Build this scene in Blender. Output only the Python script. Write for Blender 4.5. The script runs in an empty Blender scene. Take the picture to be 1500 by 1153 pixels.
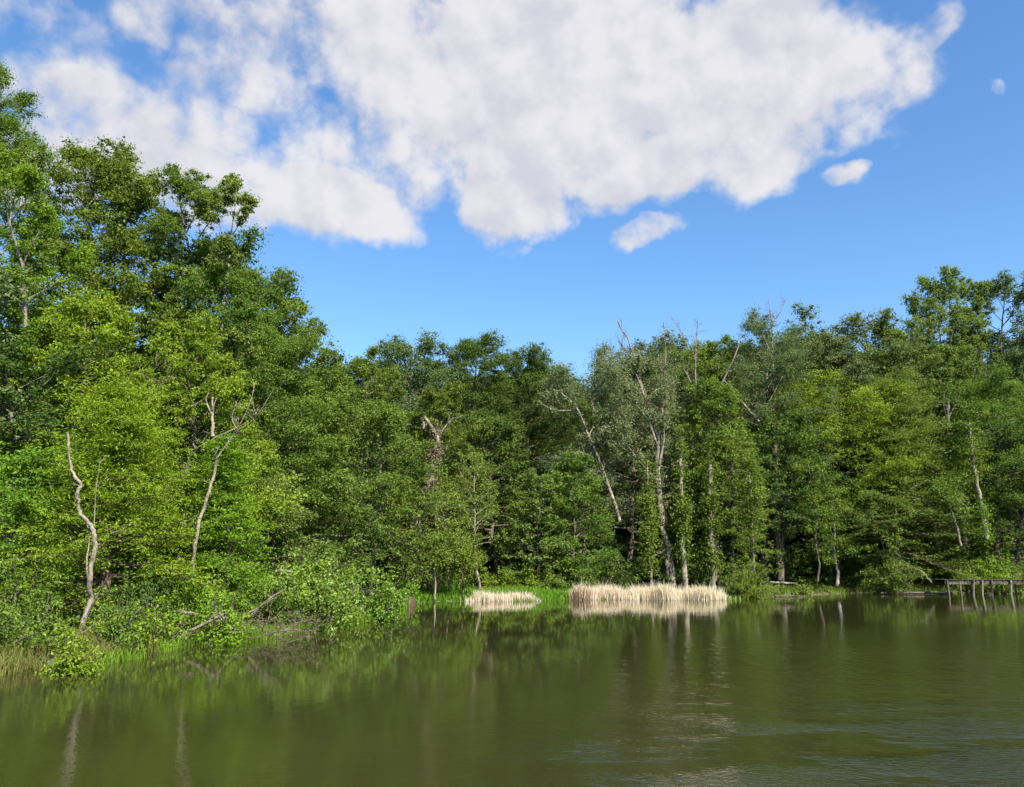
import bpy, math, random
import numpy as np
from mathutils import Vector
R_ = math.radians
sc = bpy.context.scene
col = sc.collection
# ------------------------------------------------------------------ camera
W0, H0, FPX, HZ, EYE = 1500.0, 1153.0, 1180.0, 829.0, 2.2
PITCH = math.atan((HZ - H0 / 2) / FPX)
cd = bpy.data.cameras.new('camera'); cam = bpy.data.objects.new('camera', cd); col.objects.link(cam)
cam.location = (0, 0, EYE); cam.rotation_euler = (math.pi / 2 + PITCH, 0, 0)
cd.sensor_width = 36; cd.sensor_fit = 'HORIZONTAL'; cd.lens = 36 * FPX / W0
cd.clip_start = 0.1; cd.clip_end = 8000
sc.camera = cam
CP, SP = math.cos(PITCH), math.sin(PITCH)
def ray(px, py):
    u, v = (px - W0 / 2) / FPX, -(py - H0 / 2) / FPX
    return np.array([u, CP - v * SP, SP + v * CP])
def at(px, py, Y):                      # the point seen at a pixel of the photograph, Y metres ahead
    d = ray(px, py); return np.array([0, 0, EYE]) + d * (Y / d[1])
def onz(px, py, z=0.0):                 # the point of a level surface seen there
    d = ray(px, py); return np.array([0, 0, EYE]) + d * ((z - EYE) / d[2])
# ------------------------------------------------------------------ helpers
def tag(o, label=None, cat=None, group=None, kind=None):
    if label: o['label'] = label
    if cat: o['category'] = cat
    if group: o['group'] = group
    if kind: o['kind'] = kind
    return o
def empty(name, loc, label, cat, group=None):
    o = bpy.data.objects.new(name, None); col.objects.link(o); o.location = loc
    o.empty_display_size = 0.3
    return tag(o, label, cat, group)
def link(name, me, mat, parent=None):
    o = bpy.data.objects.new(name, me); col.objects.link(o)
    if mat is not None: me.materials.append(mat)
    if parent is not None: o.parent = parent
    return o
def mesh_from(name, V, F, nper, tint=None, smooth=False):
    V = np.asarray(V, np.float32).reshape(-1, 3); F = np.asarray(F, np.int32).reshape(-1, nper)
    me = bpy.data.meshes.new(name)
    me.vertices.add(len(V)); me.loops.add(F.size); me.polygons.add(len(F))
    me.vertices.foreach_set('co', V.ravel()); me.loops.foreach_set('vertex_index', F.ravel())
    me.polygons.foreach_set('loop_start', np.arange(len(F), dtype=np.int32) * nper)
    if tint is not None:
        a = me.attributes.new('tint', 'FLOAT', 'FACE'); a.data.foreach_set('value', np.asarray(tint, np.float32))
    me.polygons.foreach_set('use_smooth', np.full(len(F), smooth))
    me.update(calc_edges=True)
    return me
class Wood:                             # collects tapering round limbs
    def __init__(s): s.V, s.F, s.n = [], [], 0
    def tube(s, P, Rr, n=6):
        P = np.asarray(P, float); Rr = np.asarray(Rr, float); k = len(P)
        T = np.gradient(P, axis=0); T /= np.linalg.norm(T, axis=1)[:, None] + 1e-9
        ref = np.array([1.0, 0, 0]) if abs(T[0, 0]) < 0.8 else np.array([0, 1.0, 0])
        U = np.cross(T, ref); U /= np.linalg.norm(U, axis=1)[:, None] + 1e-9
        B = np.cross(T, U)
        a = np.arange(n) * 2 * math.pi / n
        ring = P[:, None] + Rr[:, None, None] * (U[:, None] * np.cos(a)[None, :, None] + B[:, None] * np.sin(a)[None, :, None])
        i = np.arange(k - 1)[:, None] * n; j = np.arange(n)[None]; j2 = (j + 1) % n
        F = np.stack([i + j, i + j2, i + n + j2, i + n + j], -1).reshape(-1, 4)
        s.V.append(ring.reshape(-1, 3)); s.F.append(F + s.n); s.n += k * n
    def mesh(s, name='wood'):
        return mesh_from(name, np.concatenate(s.V), np.concatenate(s.F), 4, smooth=True)
def nrm(a): return a / (np.linalg.norm(a, axis=-1, keepdims=True) + 1e-9)
def leaves_mesh(rng, C, rad, n, L, wd=0.55, flat=0.7, up=0.6, out=0.5, rnd=0.75, ax=None, axk=0.0, clip_z=None, tw=0.48):
    """n leaf blades scattered through the twig clumps at C (radius rad)"""
    C = np.asarray(C); rad = np.asarray(rad); m = len(C)
    w = rad ** 2; w = w / w.sum()
    idx = rng.choice(m, n, p=w)
    d = nrm(rng.normal(size=(n, 3))); rr = np.minimum(np.abs(rng.normal(size=n)) * .60, rng.uniform(.75, 1.1, n))
    off = d * rr[:, None] * rad[idx][:, None]; off[:, 2] *= flat
    if ax is not None:
        off += np.asarray(ax)[idx] * (rng.normal(size=n) * rad[idx] * axk)[:, None]
    pos = C[idx] + off
    N = nrm(np.array([0, 0, up]) + d * out + rng.normal(size=(n, 3)) * rnd)
    A = nrm(np.cross(N, rng.normal(size=(n, 3)))); B = np.cross(N, A)
    ll = (L * rng.uniform(0.65, 1.3, n))[:, None]; ww = ll * wd
    V = np.stack([pos - A * ll * .5, pos + B * ww * .5 + N * ll * .1, pos + A * ll * .5 - N * ll * .06, pos - B * ww * .5 + N * ll * .1], 1)
    ct = rng.random(m)
    tint = np.clip(tw * ct[idx] + (1 - tw) * rng.random(n), 0, 1)
    if clip_z is not None:
        k = pos[:, 2] > clip_z; V = V[k]; tint = tint[k]
    return mesh_from('leaves', V, np.arange(len(V) * 4), 4, tint)
def bend(p0, d, L, n, rng, curve=0.0, wob=0.12):   # a wandering limb
    P = [np.array(p0, float)]; d = nrm(np.array(d, float))
    for _ in range(n):
        d = nrm(d + np.array([0, 0, curve / n]) + rng.normal(size=3) * wob)
        P.append(P[-1] + d * L / n)
    return np.array(P), d
# ------------------------------------------------------------------ materials
def mat(name):
    m = bpy.data.materials.new(name); m.use_nodes = True; nt = m.node_tree; nt.nodes.clear()
    return m, nt, (lambda t, **k: node(nt, t, **k))
def node(nt, t, **k):
    n = nt.nodes.new(t)
    for a, b in k.items():
        if isinstance(b, bpy.types.NodeSocket): nt.links.new(b, n.inputs[a])
        elif a in n.inputs.keys() and not hasattr(type(n).bl_rna.properties.get(a), 'name'): n.inputs[a].default_value = b
        else: setattr(n, a, b)
    return n
def ramp(nt, fac, stops):
    r = nt.nodes.new('ShaderNodeValToRGB'); nt.links.new(fac, r.inputs[0]); e = r.color_ramp.elements
    while len(e) < len(stops): e.new(0.5)
    for q, (p, c) in zip(e, stops): q.position = p; q.color = (*c, 1)
    return r.outputs[0]
def leaf_mat(name, dark, light, trans=0.38, rough=0.5, spec=0.2):
    m, nt, N = mat(name)
    at_ = N('ShaderNodeAttribute'); at_.attribute_name = 'tint'
    oi = N('ShaderNodeObjectInfo')
    c = ramp(nt, at_.outputs['Fac'], [(0.1, dark), (0.9, light)])
    h = nt.nodes.new('ShaderNodeHueSaturation'); nt.links.new(c, h.inputs['Color'])
    mr = nt.nodes.new('ShaderNodeMapRange'); nt.links.new(oi.outputs['Random'], mr.inputs[0]); mr.inputs[3].default_value = 0.485; mr.inputs[4].default_value = 0.515
    nt.links.new(mr.outputs[0], h.inputs['Hue'])
    p = nt.nodes.new('ShaderNodeBsdfPrincipled'); nt.links.new(h.outputs[0], p.inputs['Base Color'])
    p.inputs['Roughness'].default_value = rough; p.inputs['Specular IOR Level'].default_value = spec
    g = nt.nodes.new('ShaderNodeMix'); g.data_type = 'RGBA'; g.blend_type = 'MULTIPLY'; g.inputs[0].default_value = 1
    nt.links.new(h.outputs[0], g.inputs[6]); g.inputs[7].default_value = (1.25, 1.25, 0.55, 1)
    t = nt.nodes.new('ShaderNodeBsdfTranslucent'); nt.links.new(g.outputs[2], t.inputs[0])
    mx = nt.nodes.new('ShaderNodeMixShader'); mx.inputs[0].default_value = trans
    nt.links.new(p.outputs[0], mx.inputs[1]); nt.links.new(t.outputs[0], mx.inputs[2])
    o = nt.nodes.new('ShaderNodeOutputMaterial'); nt.links.new(mx.outputs[0], o.inputs[0])
    return m
def bark_mat(name, a, b, c, scale=3.0, zs=0.25):
    m, nt, N = mat(name)
    tc = nt.nodes.new('ShaderNodeTexCoord'); mp = nt.nodes.new('ShaderNodeMapping'); mp.inputs['Scale'].default_value = (1, 1, zs)
    nt.links.new(tc.outputs['Object'], mp.inputs[0])
    n1 = nt.nodes.new('ShaderNodeTexNoise'); n1.inputs['Scale'].default_value = scale; n1.inputs['Detail'].default_value = 6; n1.inputs['Roughness'].default_value = 0.65
    nt.links.new(mp.outputs[0], n1.inputs['Vector'])
    cr = ramp(nt, n1.outputs[0], [(0.3, a), (0.5, b), (0.7, c)])
    n3 = nt.nodes.new('ShaderNodeTexNoise'); n3.inputs['Scale'].default_value = scale * .8; n3.inputs['Detail'].default_value = 5; n3.inputs['Roughness'].default_value = .7; nt.links.new(tc.outputs['Object'], n3.inputs['Vector'])
    st = ramp(nt, n3.outputs[0], [(.50, (1, 1, 1)), (.62, (.34, .32, .27))])
    ml = nt.nodes.new('ShaderNodeMix'); ml.data_type = 'RGBA'; ml.blend_type = 'MULTIPLY'; ml.inputs[0].default_value = 1; nt.links.new(cr, ml.inputs[6]); nt.links.new(st, ml.inputs[7]); cr = ml.outputs[2]
    n2 = nt.nodes.new('ShaderNodeTexNoise'); n2.inputs['Scale'].default_value = scale * 6; n2.inputs['Detail'].default_value = 6; n2.inputs['Roughness'].default_value = .7
    nt.links.new(mp.outputs[0], n2.inputs['Vector'])
    bp = nt.nodes.new('ShaderNodeBump'); bp.inputs['Strength'].default_value = 0.9; bp.inputs['Distance'].default_value = 0.08
    nt.links.new(n2.outputs[0], bp.inputs['Height'])
    p = nt.nodes.new('ShaderNodeBsdfPrincipled'); nt.links.new(cr, p.inputs['Base Color']); nt.links.new(bp.outputs[0], p.inputs['Normal'])
    p.inputs['Roughness'].default_value = 0.9; p.inputs['Specular IOR Level'].default_value = 0.15
    o = nt.nodes.new('ShaderNodeOutputMaterial'); nt.links.new(p.outputs[0], o.inputs[0])
    return m
LM = {
    'bright': leaf_mat('leaf_bright', (.092, .174, .014), (.265, .385, .032), .45),
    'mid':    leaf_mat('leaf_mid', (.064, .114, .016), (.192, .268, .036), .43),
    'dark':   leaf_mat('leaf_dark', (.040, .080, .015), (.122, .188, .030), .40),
    'grey':   leaf_mat('leaf_grey', (.105, .140, .060), (.240, .270, .130), .36),
    'blue':   leaf_mat('leaf_blue', (.062, .104, .034), (.172, .226, .080), .36),
    'yellow': leaf_mat('leaf_yellow', (.092, .170, .014), (.225, .340, .028), .45),
    'cypress': leaf_mat('leaf_cypress', (.094, .175, .012), (.285, .395, .026), .43),
    'feather': leaf_mat('leaf_feather', (.078, .126, .024), (.218, .282, .056), .42),
    'willow': leaf_mat('leaf_willow', (.095, .155, .020), (.220, .300, .042), .43),
    'broad':  leaf_mat('leaf_broad', (.080, .160, .016), (.235, .355, .050), .42, .4, .35),
    'dead':   leaf_mat('leaf_dead', (.12, .09, .06), (.22, .175, .12), .2, .8, .1),
}
BM = {
    'brush': bark_mat('brushwood', (.07, .05, .035), (.17, .13, .09), (.32, .26, .18), 4),
    'bark':  bark_mat('bark_brown', (.05, .04, .03), (.11, .09, .07), (.20, .17, .13)),
    'grey':  bark_mat('bark_grey', (.10, .09, .075), (.21, .19, .16), (.33, .30, .26)),
    'pale':  bark_mat('bark_pale', (.10, .085, .06), (.27, .23, .17), (.42, .36, .27), 3.2, .4),
    'red':   bark_mat('bark_red', (.05, .035, .025), (.12, .085, .06), (.22, .155, .11), 4, .15),
    'dead':  bark_mat('dead_wood', (.10, .085, .065), (.20, .17, .13), (.32, .275, .215), 2.5),
}
# ------------------------------------------------------------------ shoreline and ground
SH_PX = [(-420, 1010), (-60, 990), (0, 982), (80, 973), (150, 962), (230, 943), (330, 937), (430, 923), (520, 908), (585, 894), (600, 885), (640, 881),
         (700, 881), (780, 880), (840, 878), (930, 877), (1060, 878), (1110, 876), (1180, 872), (1260, 868.5), (1390, 868), (1500, 869), (1900, 869)]
SHORE = np.array([onz(*p)[:2] for p in SH_PX])
POND = np.concatenate([SHORE, [[120, 66], [120, -60], [-60, -60], [-60, 8]]])
def shore_sd(X, Y):                     # > 0 on land, metres from the waterline
    P = np.stack([X, Y], -1).astype(float); d = np.full(X.shape, 1e9); ins = np.zeros(X.shape, bool)
    for a, b in zip(POND, np.roll(POND, -1, 0)):
        e = b - a; w = P - a; t = np.clip((w @ e) / (e @ e), 0, 1)
        d = np.minimum(d, np.linalg.norm(w - t[..., None] * e, axis=-1))
        c = ((a[1] > Y) != (b[1] > Y)) & (X < (b[0] - a[0]) * (Y - a[1]) / (b[1] - a[1] + 1e-12) + a[0])
        ins ^= c
    return np.where(ins, -d, d)
def gz(X, Y):
    X = np.asarray(X, float); Y = np.asarray(Y, float); d = shore_sd(X, Y)
    land = 0.32 * (1 - np.exp(-np.maximum(d, 0) / 1.2)) + 0.014 * np.clip(d, 0, 60) + 0.06 * np.sin(X * 1.3 + np.sin(Y * .9)) * np.clip(d, 0, 2) * .5
    bed = -np.minimum(1.5, 0.22 * np.maximum(-d, 0))
    return np.where(d > 0, land, bed)
def gz1(x, y): return float(gz(np.array([x]), np.array([y]))[0])
def axis(lo, hi, step, far):
    core = np.arange(lo, hi + .01, step); g = np.geomspace(step, far, 16)
    return np.concatenate([lo - g[::-1], core, hi + g])
gx, gy = axis(-45, 60, .75, 4000), axis(8, 90, .75, 4000)
GX, GY = np.meshgrid(gx, gy); GZ = gz(GX, GY)
nx, ny = len(gx), len(gy)
i0 = (np.arange(ny - 1)[:, None] * nx + np.arange(nx - 1)[None]).ravel()
me = mesh_from('ground', np.stack([GX, GY, GZ], -1).reshape(-1, 3), np.stack([i0, i0 + 1, i0 + nx + 1, i0 + nx], -1), 4, smooth=True)
m, nt, N = mat('forest_floor')
tc = nt.nodes.new('ShaderNodeTexCoord')
n1 = nt.nodes.new('ShaderNodeTexNoise'); n1.inputs['Scale'].default_value = .5; n1.inputs['Detail'].default_value = 8; nt.links.new(tc.outputs['Object'], n1.inputs['Vector'])
n2 = nt.nodes.new('ShaderNodeTexNoise'); n2.inputs['Scale'].default_value = 9; n2.inputs['Detail'].default_value = 6; nt.links.new(tc.outputs['Object'], n2.inputs['Vector'])
c1 = ramp(nt, n2.outputs[0], [(.3, (.035, .028, .018)), (.55, (.10, .075, .045)), (.75, (.17, .13, .085))])
c2 = ramp(nt, n2.outputs[0], [(.3, (.03, .05, .012)), (.7, (.09, .13, .03))])
f = ramp(nt, n1.outputs[0], [(.42, (0, 0, 0)), (.58, (1, 1, 1))])
mx = nt.nodes.new('ShaderNodeMix'); mx.data_type = 'RGBA'; nt.links.new(f, mx.inputs[0]); nt.links.new(c1, mx.inputs[6]); nt.links.new(c2, mx.inputs[7])
bp = nt.nodes.new('ShaderNodeBump'); bp.inputs['Distance'].default_value = .08; nt.links.new(n2.outputs[0], bp.inputs['Height'])
p = nt.nodes.new('ShaderNodeBsdfPrincipled'); p.inputs['Roughness'].default_value = .95; nt.links.new(mx.outputs[2], p.inputs['Base Color']); nt.links.new(bp.outputs[0], p.inputs['Normal'])
o = nt.nodes.new('ShaderNodeOutputMaterial'); nt.links.new(p.outputs[0], o.inputs[0])
tag(link('ground', me, m), 'leafy forest floor and low bank around the pond', kind='structure')
# ------------------------------------------------------------------ water
m, nt, N = mat('pond_water')
tc = nt.nodes.new('ShaderNodeTexCoord')
def noise(scale, sx, sy, rot=0, detail=2, w=0.0):
    mp = nt.nodes.new('ShaderNodeMapping'); mp.inputs['Scale'].default_value = (sx, sy, 1); mp.inputs['Rotation'].default_value = (0, 0, rot); mp.inputs['Location'].default_value = (w, w, 0)
    nt.links.new(tc.outputs['Object'], mp.inputs[0])
    n = nt.nodes.new('ShaderNodeTexNoise'); n.inputs['Scale'].default_value = scale; n.inputs['Detail'].default_value = detail; n.inputs['Roughness'].default_value = .55
    nt.links.new(mp.outputs[0], n.inputs['Vector']); return n.outputs[0]
def M(op, a, b=None, c=None):
    n = nt.nodes.new('ShaderNodeMath'); n.operation = op
    for i, v in enumerate((a, b, c)):
        if v is None: continue
        if isinstance(v, bpy.types.NodeSocket): nt.links.new(v, n.inputs[i])
        else: n.inputs[i].default_value = v
    return n.outputs[0]
sx_ = nt.nodes.new('ShaderNodeSeparateXYZ'); nt.links.new(tc.outputs['Object'], sx_.inputs[0])
def sstep(v, a, b):
    n = nt.nodes.new('ShaderNodeMapRange'); n.interpolation_type = 'SMOOTHSTEP'; nt.links.new(v, n.inputs[0]); n.inputs[1].default_value = a; n.inputs[2].default_value = b
    return n.outputs[0]
# a light breeze reaches the open water to the right of the wooded point
lee = sstep(M('ADD', sx_.outputs[0], M('MULTIPLY', sx_.outputs[1], -.12)), -3.0, 7.5)
calm = sstep(sx_.outputs[1], 21.0, 7.0)
gust = sstep(noise(.35, 1, 2.2, .2, 3), .36, .62)
amp = M('MULTIPLY', M('ADD', M('MULTIPLY', M('MULTIPLY', lee, gust), .70), .060), M('ADD', M('MULTIPLY', calm, .955), .045))
wv = M('ADD', M('MULTIPLY', noise(4.0, 1.5, 1.9, .25, 3), .75), M('MULTIPLY', noise(13.0, 1.4, 1.7, -.2, 2), .26))
near = M('MULTIPLY', M('MULTIPLY', sstep(sx_.outputs[1], 17.0, 7.0), lee), gust)
mid_ = M('MULTIPLY', M('MULTIPLY', M('POWER', noise(1.9, 1.9, .85, .15, 4, 5.1), 2.0), sstep(sx_.outputs[1], 36.0, 12.0)), M('ADD', M('MULTIPLY', lee, .72), .06))
hgt = M('ADD', M('ADD', M('MULTIPLY', wv, amp), mid_), M('MULTIPLY', M('MULTIPLY', noise(8.5, 1.2, 1.9, .35, 2, 1.3), near), .85))
bp = nt.nodes.new('ShaderNodeBump'); bp.inputs['Strength'].default_value = 1; bp.inputs['Distance'].default_value = .06; nt.links.new(hgt, bp.inputs['Height'])
p = nt.nodes.new('ShaderNodeBsdfPrincipled')
mur = noise(.12, 1, 1, 0, 3, 3.7)
nt.links.new(ramp(nt, mur, [(.3, (.0195, .0205, .0058)), (.7, (.0265, .0275, .0080))]), p.inputs['Base Color'])
p.inputs['Roughness'].default_value = .04; p.inputs['IOR'].default_value = 1.33; nt.links.new(bp.outputs[0], p.inputs['Normal'])
o = nt.nodes.new('ShaderNodeOutputMaterial'); nt.links.new(p.outputs[0], o.inputs[0])
wx, wy = np.linspace(-60, 120, 2), np.linspace(-60, 75, 2)
me = mesh_from('water', [(-62, -62, 0), (122, -62, 0), (122, 80, 0), (-62, 80, 0)], [0, 1, 2, 3], 4)
tag(link('water', me, m), 'murky green pond with soft ripples and tree reflections', kind='structure')
# ------------------------------------------------------------------ trees
PROF = {
    'round': lambda u: .62 + .38 * u / .5 if u < .5 else math.sqrt(max(.16, 1 - ((u - .5) / .54) ** 2)),
    'dome': lambda u: math.sqrt(max(.05, 1 - (u * .97) ** 2.2)),
    'cone': lambda u: max(.14, 1.0 - .86 * u),
    'column': lambda u: 0.5 + .5 * math.sin(math.pi * (u * .8 + .12)),
    'vase': lambda u: .45 + .55 * math.sin(math.pi * (u * .62 + .1)),
}
KIND = dict(
    oak=dict(prof='round', nl=44, e0=-4, e1=50, ns=10, sl=.6, cr=.5, flat=.6, curve=.2, cov=4.2),
    full=dict(prof='dome', nl=48, e0=-8, e1=56, ns=10, sl=.58, cr=.5, flat=.55, curve=.1, cov=4.4),
    poplar=dict(prof='column', nl=34, e0=25, e1=68, ns=7, sl=.5, cr=.60, flat=.9, curve=.5, cov=3.6),
    airy=dict(prof='vase', nl=15, e0=25, e1=62, ns=8, sl=.5, cr=.55, flat=.7, curve=.35, cov=2.0, gap=.2),
    cypress=dict(prof='cone', nl=76, e0=-6, e1=30, ns=12, sl=.40, cr=.36, flat=.16, curve=-.12, cov=4.2, spray=1.2, layers=12),
    thin=dict(prof='vase', nl=18, e0=30, e1=66, ns=7, sl=.5, cr=.6, flat=.8, curve=.4, cov=.75, gap=.2),
    willow=dict(prof='dome', nl=22, e0=25, e1=72, ns=7, sl=.5, cr=.42, flat=1.1, curve=.1, cov=1.4),
)
def tree_geo(seed, kind, H, Rw, cb, leafL, r0, lean=(0, 0), nmul=1.0, cov=None, wd=.55):
    if kind == 'cypress': wd = .32
    k = KIND[kind]; rng = np.random.default_rng(seed); wood = Wood(); prof = PROF[k['prof']]
    nT = 11; t = np.linspace(0, 1, nT)
    wan = np.cumsum(rng.normal(size=(nT, 2)) * H * .010, 0); wan[0] = 0; wan[1] *= .4
    TP = np.stack([lean[0] * t ** 1.3 + wan[:, 0], lean[1] * t ** 1.3 + wan[:, 1], t * H * .97], 1)
    TR = r0 * (1 - t) ** .85 * .95 + .018; TR[0] *= 1.35
    wood.tube(TP, TR, 8)
    C, RC, AX = [], [], []; crm = rng.uniform(.75, 1.2)
    nl = max(6, int(k['nl'] * nmul)); sc_ = max(.75, Rw / 3.2)
    for i in range(nl):
        u = (i + rng.random()) / nl
        if rng.random() < k.get('gap', 0) * .6: continue
        if 'layers' in k: u = min(.97, (math.floor(u * k['layers']) + .5 + rng.normal() * .10) / k['layers'])
        tt = cb + (.985 - cb) * u
        p0 = np.array([np.interp(tt, t, TP[:, j]) for j in range(3)]); rt = np.interp(tt, t, TR)
        az = i * 2.39996 + rng.normal() * .45; e = R_(k['e0'] + (k['e1'] - k['e0']) * u + rng.normal() * 9)
        L = Rw * prof(u) * rng.uniform(.68, 1.2) * (1 if u < .9 else .85) / max(.45, math.cos(e)) ** .6
        d = np.array([math.cos(az) * math.cos(e), math.sin(az) * math.cos(e), math.sin(e)])
        P, d1 = bend(p0, d, L, 6, rng, k['curve'], .10)
        rb = min(rt * .62, .022 * L + .012)
        wood.tube(P, np.linspace(rb, .008, 7), 5)
        ns = max(3, int(k['ns'] * (.5 + .5 * L / Rw)))
        for q in range(ns):
            s = .22 + .78 * (q + rng.random()) / ns
            pq = np.array([np.interp(s * 6, np.arange(7), P[:, j]) for j in range(3)])
            ang = (1 if q % 2 else -1) * R_(rng.uniform(30, 72)); ca, sa = math.cos(ang), math.sin(ang)
            dd = np.array([d[0] * ca - d[1] * sa, d[0] * sa + d[1] * ca, d[2] * .8 + rng.normal() * (.12 if 'spray' in k else .3)])
            l2 = k['sl'] * L * (1.18 - s) + .22 * sc_
            Q, d2 = bend(pq, dd, l2, 3, rng, k['curve'], .16)
            wood.tube(Q, np.linspace(max(.006, rb * .35), .004, 4), 3)
            if rng.random() < k.get('gap', 0) * .5: continue
            for ff, a in ((1.0, .9), (.68, .9), (.35, .75)):
                C.append(Q[0] + (Q[-1] - Q[0]) * ff + rng.normal(size=3) * .1); RC.append(k['cr'] * crm * sc_ * a * rng.uniform(.6, 1.35)); AX.append(nrm(d2))
        C.append(P[-1]); RC.append(k['cr'] * sc_ * rng.uniform(.7, 1.1)); AX.append(nrm(d1))
    C.append(TP[-1]); RC.append(k['cr'] * sc_ * .8); AX.append(np.array([0, 0, 1.0]))
    C = np.array(C); RC = np.array(RC); AX = np.array(AX)
    area = 2 * Rw * (H * (1 - cb)) * .75
    n = int((cov or k['cov']) * area / (leafL ** 2 * wd * .5))
    n = min(n, 150000)
    sp = k.get('spray', 0)
    me = leaves_mesh(rng, C, RC, n, leafL, wd=wd, flat=k['flat'], up=1.0 if sp else .55, out=.35, rnd=.5 if sp else .75, ax=AX if sp else None, axk=sp, clip_z=.12)
    return wood, me
SEED = [11]
TREES = {}
def hero(name, kind, px, top, hw, D, label, leaf='mid', bark='bark', cb=.3, lean=(0, 0), group=None, leafL=None, r0=None, cov=None, nmul=1.0, cat='tree', basex=None, seed=None):
    """a tree whose top stands at photo pixel (px, top), half-width hw pixels, D metres ahead"""
    SEED[0] += 1
    while gz1(at(px if basex is None else basex, 860, D)[0], D) < .30 and D < 90: D += .4
    tp = at(px, top, D); bx = at(px if basex is None else basex, 860, D)[0]
    z0 = gz1(bx, D) - .08; H = tp[2] - z0; Rw = hw * D / FPX
    vr = np.random.default_rng(SEED[0] * 7 + 1)
    if leafL is None: leafL = (.070 + .0014 * D) * vr.uniform(.82, 1.3)
    if kind in ('oak', 'full', 'thin'): Rw *= 1.3 if D < 50 else 1.22
    wood, me = tree_geo(seed or SEED[0], kind, H, Rw, cb, leafL, r0 or .010 * H + .03, (tp[0] - bx + lean[0], lean[1]), nmul, cov)
    co = np.empty(len(me.vertices) * 3, np.float32); me.vertices.foreach_get('co', co); co = co.reshape(-1, 3)
    kz = H / np.percentile(co[:, 2], 99.7); co[:, 2] *= kz; me.vertices.foreach_set('co', co.ravel())
    for v in wood.V: v[:, 2] *= kz
    o = empty(name, (bx, D, z0), label, cat, group)
    link('trunk', wood.mesh(), BM[bark], o); link('crown', me, LM[leaf], o)
    TREES[label] = o
    return o
T = 'tree'
# left wooded point, tallest trees behind
hero('tall_tree', 'oak', -30, 88, 88, 35, 'tallest leafy tree at the left edge, its ragged top highest of all', 'mid', 'grey', .25, nmul=1.1)
hero('tall_tree', 'oak', 100, 222, 84, 39, 'tall tree between the tallest edge tree and the rounded crown', 'mid', 'bark', .3)
hero('tall_tree', 'airy', 22, 235, 80, 31, 'yellowish green tall tree just right of the tallest edge tree', 'yellow', 'grey', .3, r0=.16, cov=3.0)
hero('tall_tree', 'full', 170, 235, 84, 37.5, 'dense tall tree with a rounded crown beside the tallest edge tree', 'mid', 'bark', .25)
hero('tall_tree', 'oak', 262, 240, 62, 38.5, 'broad tall tree with two leafy humps on top, left of the airy pale-branched tree', 'mid', 'grey', .25)
hero('airy_tree', 'airy', 364, 252, 72, 36.5, 'airy tall tree with pale branches and sky showing through its crown', 'feather', 'grey', .24, cov=3.2, r0=.15)
hero('tall_tree', 'full', 305, 385, 70, 36, 'leafy tree in front of the airy pale-branched tree, hiding its lower trunk', 'mid', 'bark', .2)
hero('tall_tree', 'full', 310, 350, 110, 41, 'dark tree filling in below the airy pale-branched crown', 'dark', 'bark', .2)
hero('tall_tree', 'oak', 425, 410, 72, 44, 'stepped tree at the right shoulder of the tall left wood against the sky', 'mid', 'bark', .2)
hero('leafy_tree', 'full', 120, 420, 95, 31, 'bright green tree with a cauliflower crown in front of the tall left trees', 'bright', 'bark', .22)
hero('leafy_tree', 'full', 275, 470, 85, 33, 'bright green leafy tree behind the pale twin-limbed dead trunk', 'bright', 'bark', .2)
hero('leafy_tree', 'oak', 385, 495, 85, 38, 'mid green tree with a long bare limb jutting toward the sky shoulder', 'mid', 'bark', .15)
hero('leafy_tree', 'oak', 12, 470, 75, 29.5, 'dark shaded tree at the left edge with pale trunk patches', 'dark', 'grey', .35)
hero('leafy_tree', 'full', 10, 655, 75, 25, 'yellow green small tree low at the left edge', 'yellow', 'bark', .1, leafL=.11)
hero('cypress', 'cypress', 185, 565, 150, 25.6, 'bald cypress with bright feathery layered sprays at the left waterside', 'cypress', 'red', .10, leafL=.125, r0=.26, nmul=1.25, basex=152, seed=5)
hero('leafy_tree', 'cypress', 330, 640, 70, 29, 'smaller layered green tree right of the bald cypress at the water', 'cypress', 'bark', .1, leafL=.12)
hero('leafy_tree', 'full', 445, 570, 80, 40, 'vine tangled green tree above the round-leaved waterside shrub', 'mid', 'bark', .1)
hero('leafy_tree', 'full', 400, 690, 70, 35, 'low dense tree with dark hollows just behind the round-leaved shrub', 'feather', 'bark', .05)
# middle far shore
hero('leafy_tree', 'full', 525, 506, 62, 56, 'bright green rounded tree at the foot of the tall left wood', 'mid', 'bark', .2)
hero('leafy_tree', 'full', 545, 592, 72, 50, 'deep green tree drooping over the shaded hollow at the cove corner', 'mid', 'bark', .25)
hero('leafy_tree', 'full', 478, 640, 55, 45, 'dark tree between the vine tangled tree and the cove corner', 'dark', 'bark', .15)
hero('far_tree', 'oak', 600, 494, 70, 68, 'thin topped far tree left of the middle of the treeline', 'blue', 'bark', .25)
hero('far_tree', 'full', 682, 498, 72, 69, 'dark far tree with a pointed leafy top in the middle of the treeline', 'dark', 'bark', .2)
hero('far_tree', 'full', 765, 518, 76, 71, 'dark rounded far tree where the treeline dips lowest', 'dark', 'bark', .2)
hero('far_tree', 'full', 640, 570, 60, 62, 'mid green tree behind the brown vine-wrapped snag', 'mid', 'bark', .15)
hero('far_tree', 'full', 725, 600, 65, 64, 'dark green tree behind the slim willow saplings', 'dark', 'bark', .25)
hero('leafy_tree', 'full', 838, 665, 54, 61, 'leafy tree reaching the grass left of the big reed bed', 'mid', 'bark', .06)
hero('leafy_tree', 'full', 790, 690, 45, 60, 'narrow green tree right of the dark gap behind the small reed bed', 'feather', 'bark', .05)
hero('sapling', 'willow', 704, 655, 46, 55, 'willowy sapling with a forked bare top and pale slim trunk', 'willow', 'pale', .35, r0=.07, cov=1.0, cat='sapling')
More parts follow.
